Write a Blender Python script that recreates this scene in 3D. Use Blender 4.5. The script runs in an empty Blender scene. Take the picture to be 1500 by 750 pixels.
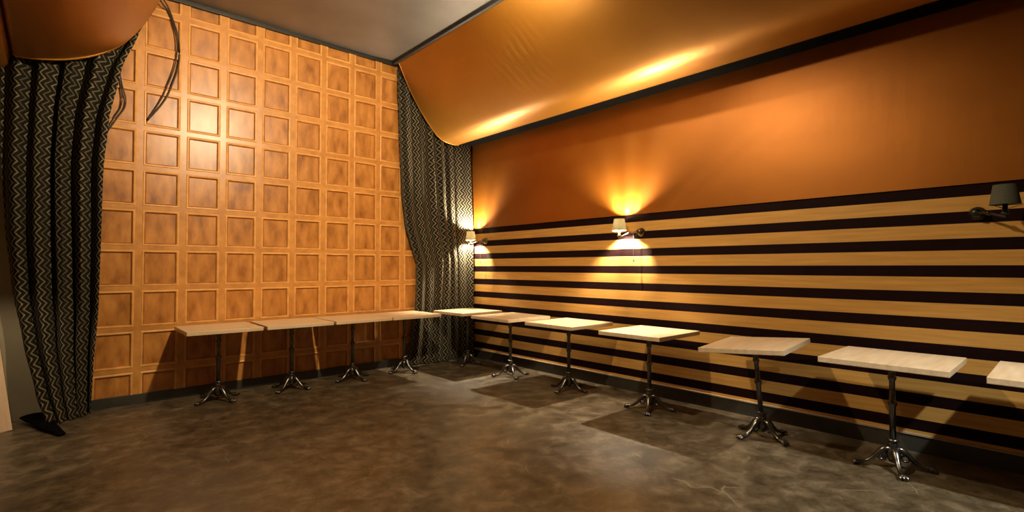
import bpy, bmesh, math, random
from mathutils import Vector, Matrix, noise

random.seed(4)
S = bpy.context.scene
COL = S.collection
PI = math.pi

# ------------------------------------------------------------------ camera
cam_d = bpy.data.cameras.new('camera')
cam = bpy.data.objects.new('camera', cam_d)
COL.objects.link(cam)
YAW, PITCH = 0.7326, 0.0212
F = Vector((math.sin(YAW)*math.cos(PITCH), math.cos(YAW)*math.cos(PITCH), math.sin(PITCH)))
Rv = Vector((math.cos(YAW), -math.sin(YAW), 0))
U = Rv.cross(F)
cam.matrix_world = Matrix(((Rv.x, U.x, -F.x, -4.8145), (Rv.y, U.y, -F.y, -6.1866), (Rv.z, U.z, -F.z, 1.3807), (0, 0, 0, 1)))
cam_d.sensor_width = 36
cam_d.lens = 36*745.43/1500
cam_d.clip_start = 0.02
S.camera = cam

S.view_settings.view_transform = 'Standard'
S.view_settings.look = 'None'
S.view_settings.gamma = 1
S.view_settings.use_curve_mapping = False
S.view_settings.exposure = 0.0

# ------------------------------------------------------------------ materials
def new_mat(name):
    m = bpy.data.materials.new(name)
    m.use_nodes = True
    nt = m.node_tree
    return m, nt, nt.nodes['Principled BSDF']

def N(nt, typ, **kw):
    n = nt.nodes.new(typ)
    for k, v in kw.items():
        if k in n.inputs:
            n.inputs[k].default_value = v
        else:
            setattr(n, k, v)
    return n

def ramp(nt, fac, stops):
    r = nt.nodes.new('ShaderNodeValToRGB')
    cr = r.color_ramp
    while len(cr.elements) < len(stops):
        cr.elements.new(0.5)
    for e, (p, c) in zip(cr.elements, stops):
        e.position = p
        e.color = (c[0], c[1], c[2], 1)
    nt.links.new(fac, r.inputs['Fac'])
    return r

def mapping(nt, scale, coord='Object', loc=(0, 0, 0)):
    tc = nt.nodes.new('ShaderNodeTexCoord')
    mp = nt.nodes.new('ShaderNodeMapping')
    mp.inputs['Scale'].default_value = scale
    mp.inputs['Location'].default_value = loc
    nt.links.new(tc.outputs[coord], mp.inputs['Vector'])
    return mp.outputs['Vector']

def bump(nt, b, height, strength=0.2, dist=0.01):
    bp = nt.nodes.new('ShaderNodeBump')
    bp.inputs['Strength'].default_value = strength
    bp.inputs['Distance'].default_value = dist
    nt.links.new(height, bp.inputs['Height'])
    nt.links.new(bp.outputs['Normal'], b.inputs['Normal'])

def noisy(name, stops, scale=(4, 4, 4), nscale=3.0, detail=6, rough=0.5, metal=0.0, bstr=0.0, bdist=0.004, distort=0.0, spec=0.5):
    m, nt, b = new_mat(name)
    v = mapping(nt, scale)
    n = N(nt, 'ShaderNodeTexNoise', Scale=nscale, Detail=detail, Distortion=distort)
    nt.links.new(v, n.inputs['Vector'])
    r = ramp(nt, n.outputs['Fac'], stops)
    nt.links.new(r.outputs['Color'], b.inputs['Base Color'])
    b.inputs['Roughness'].default_value = rough
    b.inputs['Metallic'].default_value = metal
    b.inputs['Specular IOR Level'].default_value = spec
    if bstr:
        bump(nt, b, n.outputs['Fac'], bstr, bdist)
    return m

M = {}
M['rail_wood'] = noisy('honey_wood_rail', [(0.3, (.46, .185, .038)), (0.7, (.64, .282, .069))], (3, 3, 3), 3.0, 8, 0.34, bstr=.08, spec=.5)
M['panel_wood'] = noisy('honey_wood_panel', [(0.26, (.24, .082, .014)), (0.46, (.43, .165, .031)), (0.72, (.60, .255, .058))], (6, 6, 2.4), 1.9, 9, 0.34, bstr=.10, spec=.5)
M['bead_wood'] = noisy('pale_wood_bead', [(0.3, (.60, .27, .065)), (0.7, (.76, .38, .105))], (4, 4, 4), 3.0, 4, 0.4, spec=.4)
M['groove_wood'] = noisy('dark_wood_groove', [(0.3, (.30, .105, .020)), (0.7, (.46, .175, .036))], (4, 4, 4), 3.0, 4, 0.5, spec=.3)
M['black_paint'] = noisy('black_paint', [(0.3, (.0025, .0020, .0015)), (0.7, (.004, .0034, .0028))], (2, 2, 2), 5, 3, 0.95, spec=.03)
M['black_stripe'] = noisy('black_stripe', [(0.3, (.0080, .0019, .0021)), (0.7, (.011, .0026, .0028))], (2, 2, 2), 5, 3, 0.7, spec=.08)
M['tan_stripe'] = noisy('tan_wood_stripe', [(0.3, (.46, .235, .053)), (0.7, (.60, .325, .082))], (.5, 1.2, 22), 2.0, 6, 0.5, spec=.3)
M['baseboard'] = noisy('dark_baseboard', [(0.3, (.030, .028, .022)), (0.7, (.045, .040, .032))], (2, 2, 2), 4, 3, 0.45)
M['ledge'] = noisy('worn_ledge', [(0.3, (.42, .31, .19)), (0.7, (.52, .39, .25))], (2, 2, 2), 4, 3, 0.5)
M['ceiling_satin'] = noisy('grey_satin_ceiling', [(0.3, (.165, .148, .122)), (0.7, (.21, .188, .157))], (1.2, 1.2, 1.2), 2, 4, 0.40, .45, bstr=.05, bdist=.02)
M['shadow_dark'] = noisy('painted_shadow', [(0.3, (.012, .011, .009)), (0.7, (.020, .018, .015))], (2, 2, 2), 4, 3, 0.5)  # near-black colour that paints in the shadow along the ceiling edges
M['beige_paint'] = noisy('beige_paint', [(0.3, (.30, .25, .155)), (0.7, (.36, .30, .19))], (1, 1, 1), 3, 4, 0.7)
M['board_wood'] = noisy('pale_board', [(0.3, (.70, .48, .3)), (0.7, (.84, .62, .42))], (12, 12, 1), 2, 6, 0.5)
M['table_wood'] = noisy('pale_tabletop_wood', [(0.3, (.64, .45, .26)), (0.7, (.78, .60, .39))], (1.5, 14, 14), 2, 6, 0.34, bstr=.03)
M['iron'] = noisy('black_cast_iron', [(0.3, (.10, .095, .085)), (0.7, (.17, .16, .145))], (30, 30, 30), 2, 4, 0.27, metal=.95)
M['cable'] = noisy('black_rubber', [(0.3, (.02, .012, .008)), (0.7, (.03, .02, .012))], (9, 9, 9), 2, 2, 0.5)
M['brass'] = noisy('bronze_metal', [(0.3, (.10, .07, .045)), (0.7, (.16, .11, .07))], (30, 30, 30), 2, 3, 0.28, metal=.9)
M['black_metal'] = noisy('black_metal', [(0.3, (.018, .018, .016)), (0.7, (.03, .03, .027))], (30, 30, 30), 2, 3, 0.3, metal=.6)
M['bulb_off'] = noisy('opal_bulb', [(0.3, (.75, .75, .7)), (0.7, (.8, .8, .76))], (5, 5, 5), 2, 2, 0.2)

# copper satin: fine weave sheen
def satin(name, c0, c1, rough, metal, grain=(7, .9, 7), coat=0.0):
    m, nt, b = new_mat(name)
    v = mapping(nt, (1.3, .8, 1.3))
    n = N(nt, 'ShaderNodeTexNoise', Scale=1.5, Detail=5)
    nt.links.new(v, n.inputs['Vector'])
    r = ramp(nt, n.outputs['Fac'], [(0.3, c0), (0.7, c1)])
    nt.links.new(r.outputs['Color'], b.inputs['Base Color'])
    b.inputs['Roughness'].default_value = rough
    b.inputs['Metallic'].default_value = metal
    b.inputs['Coat Weight'].default_value = coat
    b.inputs['Coat Roughness'].default_value = .42
    v2 = mapping(nt, grain)
    n2 = N(nt, 'ShaderNodeTexNoise', Scale=2.2, Detail=4)
    nt.links.new(v2, n2.inputs['Vector'])
    bump(nt, b, n2.outputs['Fac'], .06, .02)
    return m
M['copper_satin'] = satin('copper_satin', (.38, .155, .012), (.45, .195, .018), .47, .66, coat=.40)
M['copper_wall'] = satin('copper_wall_fabric', (.34, .108, .007), (.41, .135, .010), .46, .70, (3, 3, .5), coat=.22)

# chevron curtain
def chevron():
    m, nt, b = new_mat('chevron_curtain')
    uv = nt.nodes.new('ShaderNodeUVMap')
    uv.uv_map = 'UVMap'
    sx = nt.nodes.new('ShaderNodeSeparateXYZ')
    nt.links.new(uv.outputs['UV'], sx.inputs['Vector'])
    def math_(op, a, bb=None):
        n = nt.nodes.new('ShaderNodeMath')
        n.operation = op
        for i, q in enumerate((a, bb)):
            if q is None:
                continue
            if isinstance(q, (int, float)):
                n.inputs[i].default_value = q
            else:
                nt.links.new(q, n.inputs[i])
        return n.outputs[0]
    tri = math_('PINGPONG', sx.outputs['Y'], .048)          # 0 .. .048
    u = math_('ADD', sx.outputs['X'], math_('MULTIPLY', tri, 1.5))
    frac = math_('PINGPONG', u, .036)                       # period .072
    line = math_('LESS_THAN', frac, .0105)
    # every third stripe is fainter: slow modulation
    mod = math_('PINGPONG', u, .11)
    faint = math_('ADD', math_('MULTIPLY', math_('GREATER_THAN', mod, .035), .55), .45)
    nz = N(nt, 'ShaderNodeTexNoise', Scale=60.0, Detail=3)
    nt.links.new(mapping(nt, (1, 1, 1)), nz.inputs['Vector'])
    fac = math_('MULTIPLY', math_('MULTIPLY', line, faint), math_('ADD', nz.outputs['Fac'], .45))
    r = ramp(nt, fac, [(0.0, (.018, .0155, .0105)), (1.0, (.23, .19, .12))])
    nt.links.new(r.outputs['Color'], b.inputs['Base Color'])
    b.inputs['Roughness'].default_value = .9
    b.inputs['Specular IOR Level'].default_value = .06
    bump(nt, b, nz.outputs['Fac'], .08, .003)
    return m
M['chevron'] = chevron()

# floor: mottled dark brown sealed floor with pale scuffs
def floor_mat():
    m, nt, b = new_mat('mottled_floor')
    v = mapping(nt, (1, 1, 1))
    n1 = N(nt, 'ShaderNodeTexNoise', Scale=5.5, Detail=15, Distortion=.25)
    n1.inputs['Roughness'].default_value = .74
    nt.links.new(v, n1.inputs['Vector'])
    base = ramp(nt, n1.outputs['Fac'], [(0.34, (.038, .027, .0145)), (0.5, (.095, .069, .039)), (0.66, (.195, .147, .090))])
    # scuff lines
    wv = nt.nodes.new('ShaderNodeTexVoronoi')
    wv.feature = 'DISTANCE_TO_EDGE'
    wv.inputs['Scale'].default_value = 1.35
    nd = N(nt, 'ShaderNodeTexNoise', Scale=1.2, Detail=3)
    nt.links.new(v, nd.inputs['Vector'])
    mixv = nt.nodes.new('ShaderNodeMix')
    mixv.data_type = 'VECTOR'
    mixv.inputs['Factor'].default_value = .35
    nt.links.new(v, mixv.inputs[4])
    nt.links.new(nd.outputs['Color'], mixv.inputs[5])
    nt.links.new(mixv.outputs[1], wv.inputs['Vector'])
    ln = ramp(nt, wv.outputs['Distance'], [(0.0, (1, 1, 1)), (0.0055, (0, 0, 0))])
    n2 = N(nt, 'ShaderNodeTexNoise', Scale=3.1, Detail=2)
    nt.links.new(v, n2.inputs['Vector'])
    mk = ramp(nt, n2.outputs['Fac'], [(0.54, (0, 0, 0)), (0.64, (1, 1, 1))])
    mul = nt.nodes.new('ShaderNodeMath')
    mul.operation = 'MULTIPLY'
    nt.links.new(ln.outputs['Color'], mul.inputs[0])
    nt.links.new(mk.outputs['Color'], mul.inputs[1])
    sp = N(nt, 'ShaderNodeTexNoise', Scale=34.0, Detail=2)
    nt.links.new(v, sp.inputs['Vector'])
    spk = ramp(nt, sp.outputs['Fac'], [(0.745, (0, 0, 0)), (0.76, (1, 1, 1))])
    mx = nt.nodes.new('ShaderNodeMath')
    mx.operation = 'MAXIMUM'
    nt.links.new(mul.outputs[0], mx.inputs[0])
    nt.links.new(spk.outputs['Color'], mx.inputs[1])
    sc = nt.nodes.new('ShaderNodeMath')
    sc.operation = 'MULTIPLY'
    sc.inputs[1].default_value = .5
    nt.links.new(mx.outputs[0], sc.inputs[0])
    mc = nt.nodes.new('ShaderNodeMix')
    mc.data_type = 'RGBA'
    nt.links.new(sc.outputs[0], mc.inputs['Factor'])
    nt.links.new(base.outputs['Color'], mc.inputs[6])
    mc.inputs[7].default_value = (.34, .29, .2, 1)
    nt.links.new(mc.outputs[2], b.inputs['Base Color'])
    rr = ramp(nt, n1.outputs['Fac'], [(0.3, (.29, .29, .29)), (0.7, (.44, .44, .44))])
    nt.links.new(rr.outputs['Color'], b.inputs['Roughness'])
    b.inputs['Specular IOR Level'].default_value = .45
    bump(nt, b, n1.outputs['Fac'], .12, .01)
    return m
M['floor'] = floor_mat()

# lamp shade: thin cream cloth that lets the bulb's light through
def shade_mat():
    m = bpy.data.materials.new('cream_shade')
    m.use_nodes = True
    nt = m.node_tree
    nt.nodes.clear()
    out = nt.nodes.new('ShaderNodeOutputMaterial')
    d = nt.nodes.new('ShaderNodeBsdfDiffuse')
    t = nt.nodes.new('ShaderNodeBsdfTranslucent')
    mx = nt.nodes.new('ShaderNodeMixShader')
    v = mapping(nt, (60, 60, 60))
    n = N(nt, 'ShaderNodeTexNoise', Scale=2.0, Detail=2)
    nt.links.new(v, n.inputs['Vector'])
    r = ramp(nt, n.outputs['Fac'], [(0.3, (.11, .11, .08)), (0.7, (.14, .14, .105))])
    nt.links.new(r.outputs['Color'], d.inputs['Color'])
    t.inputs['Color'].default_value = (.20, .17, .11, 1)
    mx.inputs[0].default_value = .22
    nt.links.new(d.outputs[0], mx.inputs[1])
    nt.links.new(t.outputs[0], mx.inputs[2])
    nt.links.new(mx.outputs[0], out.inputs['Surface'])
    return m
M['shade'] = shade_mat()

def glow_mat():
    m = bpy.data.materials.new('lit_bulb')
    m.use_nodes = True
    nt = m.node_tree
    nt.nodes.clear()
    out = nt.nodes.new('ShaderNodeOutputMaterial')
    e = nt.nodes.new('ShaderNodeEmission')
    e.inputs['Color'].default_value = (1, .86, .64, 1)
    e.inputs['Strength'].default_value = 31000
    nt.links.new(e.outputs[0], out.inputs['Surface'])
    return m
M['bulb_lit'] = glow_mat()

# ------------------------------------------------------------------ mesh helpers
def link(name, bm, mats, parent=None, smooth=False, loc=None):
    me = bpy.data.meshes.new(name)
    bmesh.ops.recalc_face_normals(bm, faces=bm.faces)
    bm.to_mesh(me)
    bm.free()
    if not isinstance(mats, (list, tuple)):
        mats = [mats]
    for m in mats:
        me.materials.append(m)
    if smooth:
        for p in me.polygons:
            p.use_smooth = True
    o = bpy.data.objects.new(name, me)
    COL.objects.link(o)
    if parent is not None:
        o.parent = parent
    if loc is not None:
        o.location = loc
    return o

def empty(name, loc, rot=(0, 0, 0)):
    o = bpy.data.objects.new(name, None)
    COL.objects.link(o)
    o.location = loc
    o.rotation_euler = rot
    o.empty_display_size = .1
    return o

def tag(o, label, cat, group=None):
    o['label'] = label
    o['category'] = cat
    if group:
        o['group'] = group
    return o

def struct(o):
    o['kind'] = 'structure'
    return o

def box(bm, x0, x1, y0, y1, z0, z1, mi=0, bev=0.0):
    v = [bm.verts.new((x, y, z)) for x in (x0, x1) for y in (y0, y1) for z in (z0, z1)]
    fs = []
    for q in ((0, 1, 3, 2), (4, 6, 7, 5), (0, 4, 5, 1), (2, 3, 7, 6), (0, 2, 6, 4), (1, 5, 7, 3)):
        f = bm.faces.new([v[i] for i in q])
        f.material_index = mi
        fs.append(f)
    if bev:
        bmesh.ops.recalc_face_normals(bm, faces=fs)
        es = list({e for f in fs for e in f.edges})
        bmesh.ops.bevel(bm, geom=es, offset=bev, segments=2, affect='EDGES', profile=.6)

def lathe(bm, prof, seg=20, c=(0, 0, 0), axis='Z', cap=True):
    rings = []
    for r, h in prof:
        ring = []
        for i in range(seg):
            a = 2*PI*i/seg
            p = (r*math.cos(a), r*math.sin(a), h)
            if axis == 'X':
                p = (p[2], p[0], p[1])
            ring.append(bm.verts.new((p[0]+c[0], p[1]+c[1], p[2]+c[2])))
        rings.append(ring)
    for a, b in zip(rings, rings[1:]):
        for i in range(seg):
            bm.faces.new((a[i], a[(i+1) % seg], b[(i+1) % seg], b[i]))
    if cap:
        bm.faces.new(rings[0])
        bm.faces.new(rings[-1])

def sweep(bm, pts, rad, seg=8, cap=True, flat=1.0, up=Vector((0, 0, 1))):
    """tube along pts; rad a number or list; flat squeezes the section along 'up'"""
    pts = [Vector(p) for p in pts]
    n = len(pts)
    if not isinstance(rad, (list, tuple)):
        rad = [rad]*n
    rings = []
    for i, p in enumerate(pts):
        t = (pts[min(i+1, n-1)] - pts[max(i-1, 0)]).normalized()
        s = t.cross(up)
        if s.length < 1e-3:
            s = t.cross(Vector((0, 1, 0)))
        s.normalize()
        w = s.cross(t).normalized()
        rings.append([bm.verts.new(p + s*rad[i]*math.cos(2*PI*k/seg) + w*rad[i]*flat*math.sin(2*PI*k/seg)) for k in range(seg)])
    for a, b in zip(rings, rings[1:]):
        for k in range(seg):
            bm.faces.new((a[k], a[(k+1) % seg], b[(k+1) % seg], b[k]))
    if cap:
        bm.faces.new(rings[0])
        bm.faces.new(rings[-1])

def spline(pts, n=8):
    """Catmull-Rom through pts"""
    P = [Vector(p) for p in pts]
    P = [P[0]*2-P[1]] + P + [P[-1]*2-P[-2]]
    out = []
    for i in range(1, len(P)-2):
        for k in range(n):
            t = k/n
            a, b, c, d = P[i-1], P[i], P[i+1], P[i+2]
            out.append(.5*((2*b) + (c-a)*t + (2*a-5*b+4*c-d)*t*t + (3*b-a-3*c+d)*t**3))
    out.append(P[-2])
    return out

def interp(tab, x):
    tab = sorted(tab)
    if x <= tab[0][0]:
        return tab[0][1]
    for (a, b), (c, d) in zip(tab, tab[1:]):
        if x <= c:
            t = (x-a)/(c-a)
            t = t*t*(3-2*t)*.35 + t*.65
            return b + (d-b)*t
    return tab[-1][1]

# ------------------------------------------------------------------ setting
YA = .18                   # plane of the panelled wall
bm = bmesh.new(); box(bm, -5.7, .15, -8.6, .35, -.1, 0)
struct(link('floor', bm, M['floor']))
bm = bmesh.new(); box(bm, -5.7, .15, -8.6, .35, 4.235, 4.33)
struct(link('ceiling', bm, M['ceiling_satin']))

# panelled wall (relief of square panels)
PW, PH, PX, PZ = .276, .322, .377, .4103
X0, Z0 = -3.755, 3.989      # left edge and top edge of one panel
PROF = [(-.022, 0.0), (-.013, -.005), (-.004, -.004), (.002, .004), (.010, .014), (.013, .014)]
xl, zl = set(), set()
XMIN, XMAX, ZMIN, ZMAX = -4.62, .0, .098, 4.19
cells_x = [X0 + PX*k for k in range(-3, 11)]
cells_z = [Z0 - PZ*k for k in range(-1, 11)]
xs, zs = {XMIN, XMAX}, {ZMIN, ZMAX}
for c in cells_x:
    for d, _ in PROF:
        xs |= {c+d, c+PW-d}
for c in cells_z:
    for d, _ in PROF:
        zs |= {c-d, c-PH+d}
xs = sorted(x for x in xs if XMIN-1e-6 <= x <= XMAX+1e-6)
zs = sorted(z for z in zs if ZMIN-1e-6 <= z <= ZMAX+1e-6)
def cell_d(x, z):
    best = -1
    for c in cells_x:
        if c-.03 <= x <= c+PW+.03:
            for q in cells_z:
                if q-PH-.03 <= z <= q+.03:
                    best = max(best, min(x-c, c+PW-x, q-z, z-q+PH))
    return best
def relief(d):
    if d <= PROF[0][0]:
        return 0
    for (a, b), (c, e) in zip(PROF, PROF[1:]):
        if d <= c+1e-9:
            return b + (e-b)*(d-a)/(c-a)
    return PROF[-1][1]
bm = bmesh.new()
g = [[bm.verts.new((x, YA+relief(cell_d(x, z)), z)) for z in zs] for x in xs]
for i in range(len(xs)-1):
    for j in range(len(zs)-1):
        f = bm.faces.new((g[i][j], g[i+1][j], g[i+1][j+1], g[i][j+1]))
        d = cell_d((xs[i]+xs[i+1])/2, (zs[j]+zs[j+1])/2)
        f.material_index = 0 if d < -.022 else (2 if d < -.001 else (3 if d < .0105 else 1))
n0 = len(bm.faces)
box(bm, -5.7, XMIN, YA-.002, YA+.15, 0, 4.235, 4)         # bare painted stretch on the left
box(bm, XMIN, .15, YA+.02, YA+.15, 0, 4.235, 4)
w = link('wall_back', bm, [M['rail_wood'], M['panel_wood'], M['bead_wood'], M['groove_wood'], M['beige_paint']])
struct(w)
bm = bmesh.new(); box(bm, XMIN, .0, YA-.014, YA+.02, 0, .098, 0, .003)
struct(link('baseboard_back', bm, M['baseboard']))
bm = bmesh.new(); box(bm, -4.1, -1.28, YA-.03, YA+.02, 4.192, 4.236, 0, .004)  # dark strip painting the blurred shadow band between wall top and ceiling
struct(link('shadow_strip_1', bm, M['shadow_dark']))

# striped wall
bm = bmesh.new()
tops = [1.966 - .1915*k for k in range(10)]
edges = [3.32]
zcur = 3.26
def slab(z0, z1, mi):
    box(bm, 0, .15, -8.6, .35, z0, z1, mi)
slab(1.966, 4.24, 2)
for k, t in enumerate(tops):
    lo = t - .085
    nxt = tops[k+1] if k+1 < len(tops) else .13
    slab(lo, t, 0)
    slab(nxt, lo, 1)
slab(0, .13, 0)
struct(link('wall_right', bm, [M['black_stripe'], M['tan_stripe'], M['black_paint']]))
bm = bmesh.new()
box(bm, -.018, 0, -8.6, .16, 0, .122, 0)
box(bm, -.026, 0, -8.6, .16, .122, .134, 1, .002)
struct(link('baseboard_right', bm, [M['baseboard'], M['ledge']]))
bm = bmesh.new(); box(bm, -5.85, -5.62, -8.6, .35, 0, 4.24)
struct(link('wall_left', bm, M['beige_paint']))

# copper fabric stretched over the upper right wall
bm = bmesh.new()
ny, nz = 430, 30
def fab(y, z):
    t = (z-1.966)/(3.27-1.966)
    pk = 0
    for yl in (-2.80, -.10):
        dz = max(0, z-1.90)
        w_ = (y-yl)/(.16+dz*.55)
        pk += math.exp(-(w_/1.6)**2)*math.exp(-dz/.55)*(.5-.5*math.cos(PI*min(1, max(0, t)*14)))*math.sin(7.5*w_+.8+1.5*math.sin(2.1*w_))
    return -.012 - .020*pk - .012*math.sin(PI*t) - .004*noise.noise(Vector((y*1.3, z*1.3, 2)))*math.sin(PI*min(1, max(0, t)))
gg = [[bm.verts.new((fab(-8.5 + 8.66*i/ny, 1.966 + 1.30*j/nz), -8.5+8.66*i/ny, 1.966+1.30*j/nz)) for j in range(nz+1)] for i in range(ny+1)]
for i in range(ny):
    for j in range(nz):
        bm.faces.new((gg[i][j], gg[i+1][j], gg[i+1][j+1], gg[i][j+1]))
for i in range(ny):                                       # returns to the wall at bottom and top
    for j in (0, nz):
        a, b = gg[i][j].co, gg[i+1][j].co
        bm.faces.new((bm.verts.new(a), bm.verts.new(b), bm.verts.new((-.001, b.y, b.z)), bm.verts.new((-.001, a.y, a.z))))
tag(link('wall_fabric', bm, M['copper_wall'], smooth=True), 'plain copper orange fabric stretched flat on the wall above the black and tan stripes', 'wall fabric')

# ------------------------------------------------------------------ swagged drapes under the ceiling
def drape(name, prof, y0, y1, side, wr):
    """prof: (x, z) from the ceiling line down to the lip"""
    c = spline([(p[0], 0, p[1]) for p in prof], 10)
    # arc length
    s = [0]
    for a, b in zip(c, c[1:]):
        s.append(s[-1] + (b-a).length)
    n = int((y1-y0)/.013)
    bm = bmesh.new()
    g = []
    for i in range(n+1):
        y = y0 + (y1-y0)*i/n
        row = []
        for k, p in enumerate(c):
            t = (c[min(k+1, len(c)-1)] - c[max(k-1, 0)]).normalized()
            nrm = Vector((t.z, 0, -t.x))*side              # towards the room
            f = s[k]/s[-1]
            env = math.sin(PI*min(1, f*1.0))
            h = .020*env*noise.noise(Vector((y*.55, f*2.0, 7)))
            h += .006*env*noise.noise(Vector((y*2.2+f*1.5, f*4.0, 3)))
            if wr:
                yy, ff, amp = wr
                w_ = math.exp(-((y-yy)/.34)**2 - ((f-ff)/.16)**2)
                h += amp*w_*math.sin(58*(y + .75*f) + 2.5*noise.noise(Vector((y*4, f*6, 1))))
            q = p + nrm*h
            row.append(bm.verts.new((q.x, y, q.z)))
        g.append(row)
    for i in range(n):
        for k in range(len(c)-1):
            bm.faces.new((g[i][k], g[i+1][k], g[i+1][k+1], g[i][k+1]))
    o = link(name, bm, M['copper_satin'], smooth=True)
    md = o.modifiers.new('thick', 'SOLIDIFY')
    md.thickness = .006
    md.offset = 0
    # rolled hem along the end that meets the panelled wall
    bm = bmesh.new()
    sweep(bm, [(p.x, y1-.004, p.z) for p in c], .011, 8)
    link('hem', bm, M['copper_satin'], o, True)
    return o, c

right_prof = [(-1.325, 4.205), (-1.20, 3.965), (-1.06, 3.735), (-.89, 3.505), (-.72, 3.325), (-.61, 3.252), (-.50, 3.222), (-.37, 3.212), (-.31, 3.220), (-.30, 3.235)]
dr, dc = drape('ceiling_drape', right_prof, -8.4, .035, 1, (-2.1, .40, .009))
tag(dr, 'long copper satin swag hung from the ceiling along the top of the striped wall', 'drape', 'copper satin ceiling swags')
bm = bmesh.new()
v = [(-.315, 3.222), (-.02, 3.246), (-.02, 3.29), (-.315, 3.245)]
a = [bm.verts.new((x, -8.4, z)) for x, z in v]; b = [bm.verts.new((x, .03, z)) for x, z in v]
for i in range(4):
    bm.faces.new((a[i], a[(i+1) % 4], b[(i+1) % 4], b[i]))
bm.faces.new(a); bm.faces.new(b)
link('lining', bm, M['black_paint'], dr)['label'] = 'black lining strip between the swag and the wall'
bm = bmesh.new(); box(bm, -1.36, -1.30, -8.4, .14, 4.195, 4.236, 0, .004)  # same painted shadow, as a dark strip along the swag's ceiling line
struct(link('shadow_strip_2', bm, M['shadow_dark']))

left_prof = [(-4.02, 4.205), (-4.10, 3.98), (-4.21, 3.745), (-4.36, 3.52), (-4.54, 3.365), (-4.74, 3.265), (-4.93, 3.215), (-5.07, 3.20), (-5.105, 3.215)]
dl, _ = drape('ceiling_drape', left_prof, -8.4, -.09, -1, None)
tag(dl, 'copper satin ceiling swag bulging above the chevron curtain at the left', 'drape', 'copper satin ceiling swags')
lip = spline([(-5.118, 0, 3.30), (-5.128, 0, 3.20), (-5.16, 0, 3.13), (-5.25, 0, 3.07), (-5.45, 0, 3.05), (-5.60, 0, 3.06)], 6)
bm = bmesh.new()
ga = [[bm.verts.new((p.x, y, p.z)) for p in lip] for y in [-8.4 + .25*i for i in range(34)] + [.05]]
for r0, r1 in zip(ga, ga[1:]):
    for k in range(len(lip)-1):
        bm.faces.new((r0[k], r1[k], r1[k+1], r0[k+1]))
link('valance', bm, M['copper_satin'], dl, True)

# ------------------------------------------------------------------ curtains
def curtain(name, zt, left, right, yfun, folds, amp, ztop_fun=None, nu=260, nv=90, seed=0, wrap=None, pleat=False):
    bm = bmesh.new()
    uvl = bm.loops.layers.uv.new('UVMap')
    grid, uvs = [], []
    width0 = 2.1
    for j in range(nv+1):
        f = j/nv                                           # 0 top .. 1 bottom
        row, uvr = [], []
        for i in range(nu+1):
            u = i/nu
            xt = left(zt) + (right(zt)-left(zt))*u
            top = ztop_fun(xt) if ztop_fun else zt
            z = top + (0.012-top)*f
            x0, x1 = left(z), right(z)
            un = u + .045*noise.noise(Vector((u*3+seed, z*.55, seed)))
            x = x0 + (x1-x0)*u
            ph = un*folds*2*PI
            a_ = amp*(.75 + .5*noise.noise(Vector((u*5+seed, z*.4, 3.3))))
            if pleat:
                q_ = (ph/(2*PI)) % 1.0                     # knife pleats: a long face and a steep return
                hh = (1 - 2*q_/.66) if q_ < .66 else (-1 + 2*(q_-.66)/.34)
                hh = .75*hh + .25*math.sin(ph+.9) + .15*math.sin(2.3*ph+1.0+z*.4)
            else:
                hh = math.sin(ph) + .28*math.sin(2.3*ph+1.0+z*.4)
            y = yfun(u, z) + a_*hh
            x += .30*a_*math.cos(ph)
            if wrap:
                x, y = wrap(u, z, x, y)
            y = min(y, YA-.012)
            row.append(bm.verts.new((x, y, z)))
            uvr.append((u*width0, z))
        grid.append(row); uvs.append(uvr)
    for j in range(nv):
        for i in range(nu):
            fc = bm.faces.new((grid[j][i], grid[j+1][i], grid[j+1][i+1], grid[j][i+1]))
            q = (uvs[j][i], uvs[j+1][i], uvs[j+1][i+1], uvs[j][i+1])
            for lp, t in zip(fc.loops, q):
                lp[uvl].uv = t
    o = link(name, bm, M['chevron'], smooth=True)
    return o

# right curtain, in the corner
RL = [(4.1, -1.305), (3.2, -1.275), (2.44, -1.235), (1.97, -1.175), (1.72, -1.09), (1.44, -.985), (1.1, -.985), (.8, -1.0), (.4, -1.07), (.05, -1.15), (0, -1.155)]
RR = [(4.1, -.12), (3.1, -.10), (2.5, -.07), (2.0, -.045), (0, -.03)]
def rprof(x):
    pr = [(-1.4, 4.16)] + [(p.x, p.z) for p in dc] + [(0, 3.21)]
    for (a, b), (c, d) in zip(pr, pr[1:]):
        if a <= x <= c:
            return min(4.15, b + (d-b)*(x-a)/max(1e-6, c-a) + .10)
    return 3.2
def r_y(u, z):
    base = .105
    lowf = max(0, (.75-z)/.75)
    return base - .10*lowf*math.sin(PI*min(1, u*1.1)) - .12*max(0, u-.88)/.12
rc = curtain('curtain', 4.0, lambda z: interp(RL, z), lambda z: interp(RR, z), r_y, 6.5, .036, rprof, seed=2)
tag(rc, 'dark grey chevron curtain hanging in the far corner behind the corner table', 'curtain', 'chevron curtains at the panelled wall')

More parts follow.
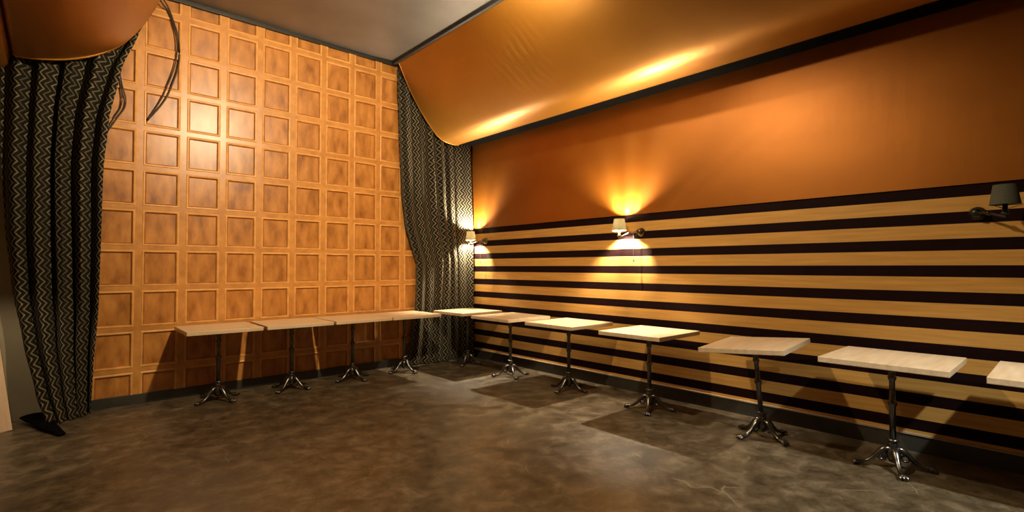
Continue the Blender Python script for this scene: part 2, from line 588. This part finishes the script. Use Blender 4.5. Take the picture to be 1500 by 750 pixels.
LR = [(4.17, -4.02), (3.95, -4.10), (3.69, -4.21), (3.3, -4.345), (2.8, -4.435), (2.32, -4.468), (1.79, -4.472), (.99, -4.487), (.5, -4.515), (0, -4.53)]
LL = [(4.2, -5.20), (2.4, -5.19), (1.75, -5.16), (1.2, -5.11), (.71, -5.03), (.27, -4.935), (0, -4.85)]
def lprof(x):
    return interp([(-5.3, 3.36), (-5.10, 3.36), (-4.74, 3.40), (-4.54, 3.49), (-4.36, 3.64), (-4.21, 3.86), (-4.10, 4.1), (-4.02, 4.19)], x)
def l_y(u, z):
    lowf = max(0, (1.0-z)/1.0)
    return .035 - .26*lowf**2*(1-u)
lc = curtain('curtain', 4.1, lambda z: interp(LL, z), lambda z: interp(LR, z), l_y, 4.6, .085, lprof, seed=9, pleat=True)
tag(lc, 'dark green grey chevron curtain gathered at the left beside the panelled wall', 'curtain', 'chevron curtains at the panelled wall')
# trailing tail of the left curtain on the floor
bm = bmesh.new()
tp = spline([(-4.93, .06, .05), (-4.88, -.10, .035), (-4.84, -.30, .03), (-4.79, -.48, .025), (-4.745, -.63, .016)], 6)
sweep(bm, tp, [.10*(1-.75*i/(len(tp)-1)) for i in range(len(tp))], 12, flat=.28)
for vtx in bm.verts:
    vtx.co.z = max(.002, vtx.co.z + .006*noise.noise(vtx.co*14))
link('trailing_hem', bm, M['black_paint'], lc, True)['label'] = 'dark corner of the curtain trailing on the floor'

# ------------------------------------------------------------------ bistro tables
def leg_mesh():
    bm = bmesh.new()
    pts = spline([(.012, 0, .150), (.055, 0, .152), (.100, 0, .118), (.145, 0, .072), (.190, 0, .040), (.235, 0, .026), (.285, 0, .022)], 7)
    n = len(pts)
    rad = []
    for i in range(n):
        t = i/(n-1)
        rad.append(interp([(0, .020), (.25, .026), (.45, .019), (.7, .015), (.86, .017), (.95, .023), (1, .014)], t))
    sweep(bm, pts, rad, 12, flat=1.0)
    # scroll under the knee
    sc = []
    for k in range(22):
        a = -.4 + k/21*4.6
        r = .034 - .022*k/21
        sc.append((.080 + r*math.cos(a+.6), 0, .092 - r*math.sin(a+.6)))
    sweep(bm, sc, [.011 - .004*k/21 for k in range(22)], 8, up=Vector((0, 1, 0)))
    # claw toes
    for s_ in (-1, 0, 1):
        tp = spline([(.250, s_*.012, .030), (.278, s_*.019, .028), (.300, s_*.022, .012)], 4)
        sweep(bm, tp, [.011, .012, .012, .012, .012, .011, .010, .009, .006], 8)
    for v_ in bm.verts:
        v_.co.z = max(0.001, v_.co.z)
    bmesh.ops.scale(bm, vec=(.80, .95, .86), verts=bm.verts)
    return bm

def make_table():
    root = empty('bistro_table', (0, 0, 0))
    bm = bmesh.new(); box(bm, -.35, .35, -.35, .35, .722, .76, 0, .004)
    link('tabletop', bm, M['table_wood'], root)
    bm = bmesh.new(); box(bm, -.11, .11, -.11, .11, .714, .722, 0, .002)
    link('mounting_plate', bm, M['iron'], root)
    bm = bmesh.new()
    lathe(bm, [(.019, .19), (.019, .42), (.022, .425), (.027, .435), (.029, .445), (.027, .455), (.022, .465), (.018, .47), (.0175, .60), (.021, .605), (.026, .615), (.026, .622), (.021, .632), (.020, .66), (.024, .668), (.026, .69), (.034, .704), (.040, .715)], 20)
    link('pole', bm, M['iron'], root, True)
    bm = bmesh.new()
    lathe(bm, [(.010, .040), (.024, .046), (.038, .070), (.044, .095), (.041, .122), (.030, .138), (.026, .148), (.031, .158), (.029, .170), (.024, .178), (.025, .184), (.037, .189), (.038, .197), (.030, .203), (.021, .206)], 24)
    link('base', bm, M['iron'], root, True)
    for k in range(4):
        lg = link('leg', leg_mesh(), M['iron'], root, True)
        lg.rotation_euler = (0, 0, k*PI/2)
    return root
proto = make_table()

def copy_tree(o):
    c = o.copy(); COL.objects.link(c)
    for ch in list(o.children):
        d = ch.copy(); COL.objects.link(d); d.parent = c
    return c

R_ = math.radians
# x, y, base turn, top turn, scale x, scale y, tilt (rx, ry), label
TB = [
 (-3.535, -.215, 25, 0, .97, .96, None, 'leftmost bistro table against the panelled wall, square pale wood top on black iron pedestal'),
 (-2.80, -.215, 35, -1.2, 1.0, .97, None, 'second bistro table from the left along the panelled wall'),
 (-2.075, -.215, 15, 0, 1.0, .97, None, 'third bistro table from the left along the panelled wall'),
 (-1.362, -.220, 10, .6, 1.0, .97, None, 'fourth bistro table along the panelled wall, just left of the corner curtain'),
 (-.435, -.375, 32, .6, 1.0, .98, None, 'bistro table in the corner directly in front of the right curtain'),
 (-.50, -1.36, 65, .0, 1.02, 1.02, None, 'bistro table by the striped wall, next to the corner table'),
 (-.50, -2.345, 5, 0, 1.0, 1.0, None, 'bistro table by the striped wall, left of and below the middle wall lamp'),
 (-.515, -3.395, 27, 0, 1.02, .96, None, 'bistro table by the striped wall, just right of and below the middle wall lamp'),
 (-.515, -4.45, -23, 4, 1.0, .92, (4.2, -1.6), 'crooked bistro table by the striped wall with leaning pole and tipped top'),
 (-.52, -5.32, 25, 0, 1.0, 1.0, None, 'nearest whole bistro table by the striped wall, at the right of the picture'),
 (-.53, -6.20, 25, 0, 1.06, 1.05, None, 'bistro table cut off by the right edge of the picture'),
]
for i, (x, y, turn, tt, sx, sy, tilt, lab) in enumerate(TB):
    t = proto if i == 0 else copy_tree(proto)
    t.location = (x, y, 0)
    tag(t, lab, 'table', 'bistro tables lined along two walls')
    k = 0
    for ch in t.children:
        kind = ch.name.split('.')[0]
        if kind == 'leg':
            ch.rotation_euler = (0, 0, R_(turn) + k*PI/2); k += 1
        elif kind == 'tabletop':
            ch.scale = (sx, sy, 1); ch.rotation_euler = (0, 0, R_(tt))
    if tilt:
        # leaning pole, top tipped with it, hinged at the base
        ax = Vector((math.cos(YAW)*0+F.x, F.y, 0)).normalized()
        rot = Matrix.Rotation(R_(-tilt[0]), 4, ax) @ Matrix.Rotation(R_(tilt[1]), 4, Rv)
        piv = Matrix.Translation((0, 0, .10))
        mt = piv @ rot @ piv.inverted()
        for ch in t.children:
            if ch.name.split('.')[0] in ('tabletop', 'mounting_plate', 'pole'):
                ch.matrix_local = mt @ Matrix.LocRotScale(ch.location, ch.rotation_euler, ch.scale)

# ------------------------------------------------------------------ wall lamps
def make_lamp(name, my, mz, sp, lit, label, cord):
    """my, mz: mount on the wall; sp: centre of the shade's lower ring"""
    root = empty(name, (0, my, mz))
    O = Vector((0, my, mz))
    metal = M['brass'] if lit else M['black_metal']
    bm = bmesh.new()
    lathe(bm, [(.045, -.001), (.048, -.006), (.046, -.016), (.036, -.024), (.030, -.040), (.033, -.052), (.030, -.064), (.016, -.070)], 20, axis='X')
    link('mount', bm, metal, root, True)
    s = Vector(sp) - O
    elbow = Vector((-.06, 0, 0))
    mid = Vector((s.x*.62 - .02, s.y*.45, -.012))
    end = Vector((s.x, s.y, s.z-.062))
    bm = bmesh.new()
    sweep(bm, spline([(-.05, 0, 0), tuple(elbow), tuple(mid), tuple(end + Vector((0, 0, -.018))), tuple(end)], 8), .0085, 8)
    for q in (mid,):
        bmesh.ops.create_uvsphere(bm, u_segments=12, v_segments=8, radius=.017, matrix=Matrix.Translation(q))
    link('arm', bm, metal, root, True)
    bm = bmesh.new()
    lathe(bm, [(.010, -.010), (.024, .0), (.026, .006), (.014, .012), (.013, .085), (.011, .108)], 16, c=tuple(end))
    link('lamp_holder', bm, metal, root, True)
    bm = bmesh.new()
    zc = s.z + .080
    lathe(bm, [(.008, zc-.024), (.013, zc-.014), (.015, zc), (.011, zc+.012), (.003, zc+.018)], 14, c=(s.x, s.y, 0))
    bl = link('bulb', bm, M['bulb_lit'] if lit else M['bulb_off'], root, True)
    bm = bmesh.new()
    h = .130
    rings = []
    for r, z in [(.080, s.z-.003), (.078, s.z), (.058, s.z-.003+h), (.056, s.z-.003+h), (.0565, s.z-.006+h), (.0765, s.z)]:
        rings.append((r, z))
    lathe(bm, rings + [rings[0]], 32, c=(s.x, s.y, 0), cap=False)
    link('lamp_shade', bm, M['shade'], root, True)
    # carrier ring spokes
    bm = bmesh.new()
    for k in range(3):
        a = k*2*PI/3 + .4
        sweep(bm, [(s.x+.012*math.cos(a), s.y+.012*math.sin(a), s.z-.03), (s.x+.086*math.cos(a), s.y+.086*math.sin(a), s.z-.008)], .002, 6)
    link('shade_carrier', bm, metal, root, True)
    if cord:
        bm = bmesh.new()
        sweep(bm, [(-.055, cord, -.01), (-.054, cord+.001, -.12), (-.055, cord, -.24), (-.055, cord, -.30)], .0028, 6)
        lathe(bm, [(.003, -.33), (.007, -.325), (.007, -.305), (.003, -.298)], 8, c=(-.055, cord, 0))
        link('pull_cord', bm, M['cable'], root, True)
    tag(root, label, 'wall lamp', 'swing arm wall lamps on the striped wall')
    return root
LAMP = 26
make_lamp('wall_lamp', -2.974, 1.763, (-.15, -2.785, 1.785), LAMP, 'middle wall lamp, lit, with cream shade and swing arm on the striped wall', .07)
make_lamp('wall_lamp', -.252, 1.768, (-.15, -.07, 1.785), LAMP, 'lit wall lamp beside the corner curtain, at the left end of the striped wall', .07)
make_lamp('wall_lamp', -5.722, 1.753, (-.20, -5.875, 1.79), 0, 'unlit wall lamp with grey shade at the right edge of the striped wall', 0)

# ------------------------------------------------------------------ cables at the top left of the panelled wall
bm = bmesh.new()
P1 = [(-4.06, .10, 4.17), (-4.00, .13, 4.15), (-3.935, .15, 4.03), (-3.865, .16, 3.787), (-3.862, .16, 3.531), (-3.93, .16, 3.258), (-3.995, .16, 3.09), (-4.125, .165, 2.88)]
sweep(bm, spline(P1, 8), .0075, 8)
P2 = [(-4.05, .10, 4.16), (-4.01, .13, 4.10), (-3.955, .15, 4.05), (-3.885, .155, 3.80), (-3.892, .15, 3.53), (-3.965, .15, 3.262), (-4.03, .155, 3.08), (-4.128, .165, 2.886)]
sweep(bm, spline(P2, 8), .006, 8)
tag(link('hanging_cable', bm, M['cable'], smooth=True), 'pair of black cables looping down from the ceiling over the top left wooden panels', 'cable', 'loose cables at the left swag')
bm = bmesh.new()
for d in (0, .03):
    sweep(bm, spline([(-4.36+d*.2, .16, 3.30), (-4.345+d*.5, .165, 3.17), (-4.335+d, .165, 3.06), (-4.345+d, .165, 2.967), (-4.392+d*.8, .165, 2.863), (-4.46+d*.4, .165, 2.70)], 8), .006, 8)
tag(link('hanging_cable', bm, M['cable'], smooth=True), 'short loop of cable peeking out from behind the left curtain edge', 'cable', 'loose cables at the left swag')

# ------------------------------------------------------------------ pale board leaning at the left edge
bm = bmesh.new(); box(bm, -.24, 0, -.012, .012, 0, 1.5, 0, .003)
o = link('wooden_board', bm, M['board_wood'])
o.matrix_world = Matrix.Translation((-5.056, -.15, .004)) @ Matrix.Rotation(R_(-12), 4, 'X') @ Matrix.Rotation(R_(-7.5), 4, 'Y')
tag(o, 'pale wooden board leaning on the bare wall at the left edge of the picture', 'board')

# ------------------------------------------------------------------ lights
def point(name, loc, e, color, r=.05):
    d = bpy.data.lights.new(name, 'POINT')
    d.energy = e; d.color = color; d.shadow_soft_size = r
    o = bpy.data.objects.new(name, d); COL.objects.link(o); o.location = loc
    return o
def spot(name, loc, target, e, color, deg, blend, r=.05):
    d = bpy.data.lights.new(name, 'SPOT')
    d.energy = e; d.color = color; d.shadow_soft_size = r
    d.spot_size = R_(deg); d.spot_blend = blend
    o = bpy.data.objects.new(name, d); COL.objects.link(o); o.location = loc
    o.rotation_euler = (Vector(target)-Vector(loc)).to_track_quat('-Z', 'Y').to_euler()
    return o
spot('room_spot', (-2.9, -3.56, 3.74), (-2.2, -3.80, 0), 300, (1, .80, .50), 150, .55, .06)
spot('room_spot', (-2.9, -3.56, 3.74), (-2.95, .18, 3.0), 680, (1, .81, .52), 92, 1.0, .06)
point('ceiling_lamp', (-1.85, -2.2, 4.15), 5, (1, .86, .66), .03)
spot('room_spot', (-1.95, -2.70, 4.05), (-1.0, -2.4, 3.6), 85, (1, .84, .60), 150, .6, .05)
spot('room_spot', (-1.7, -7.5, 3.5), (-1.0, -5.5, 0), 600, (.96, 1, .95), 46, .8, .06)
spot('room_spot', (-5.25, -.9, 1.9), (-5.2, -.45, 0), 34, (1, .80, .55), 84, .5, .03)  # unseen left-wall lamp, added to brighten the board and bare wall

w = bpy.data.worlds.new('world')
S.world = w
w.use_nodes = True
bg = w.node_tree.nodes['Background']
bg.inputs['Color'].default_value = (.75, .85, .62, 1)
bg.inputs['Strength'].default_value = .045
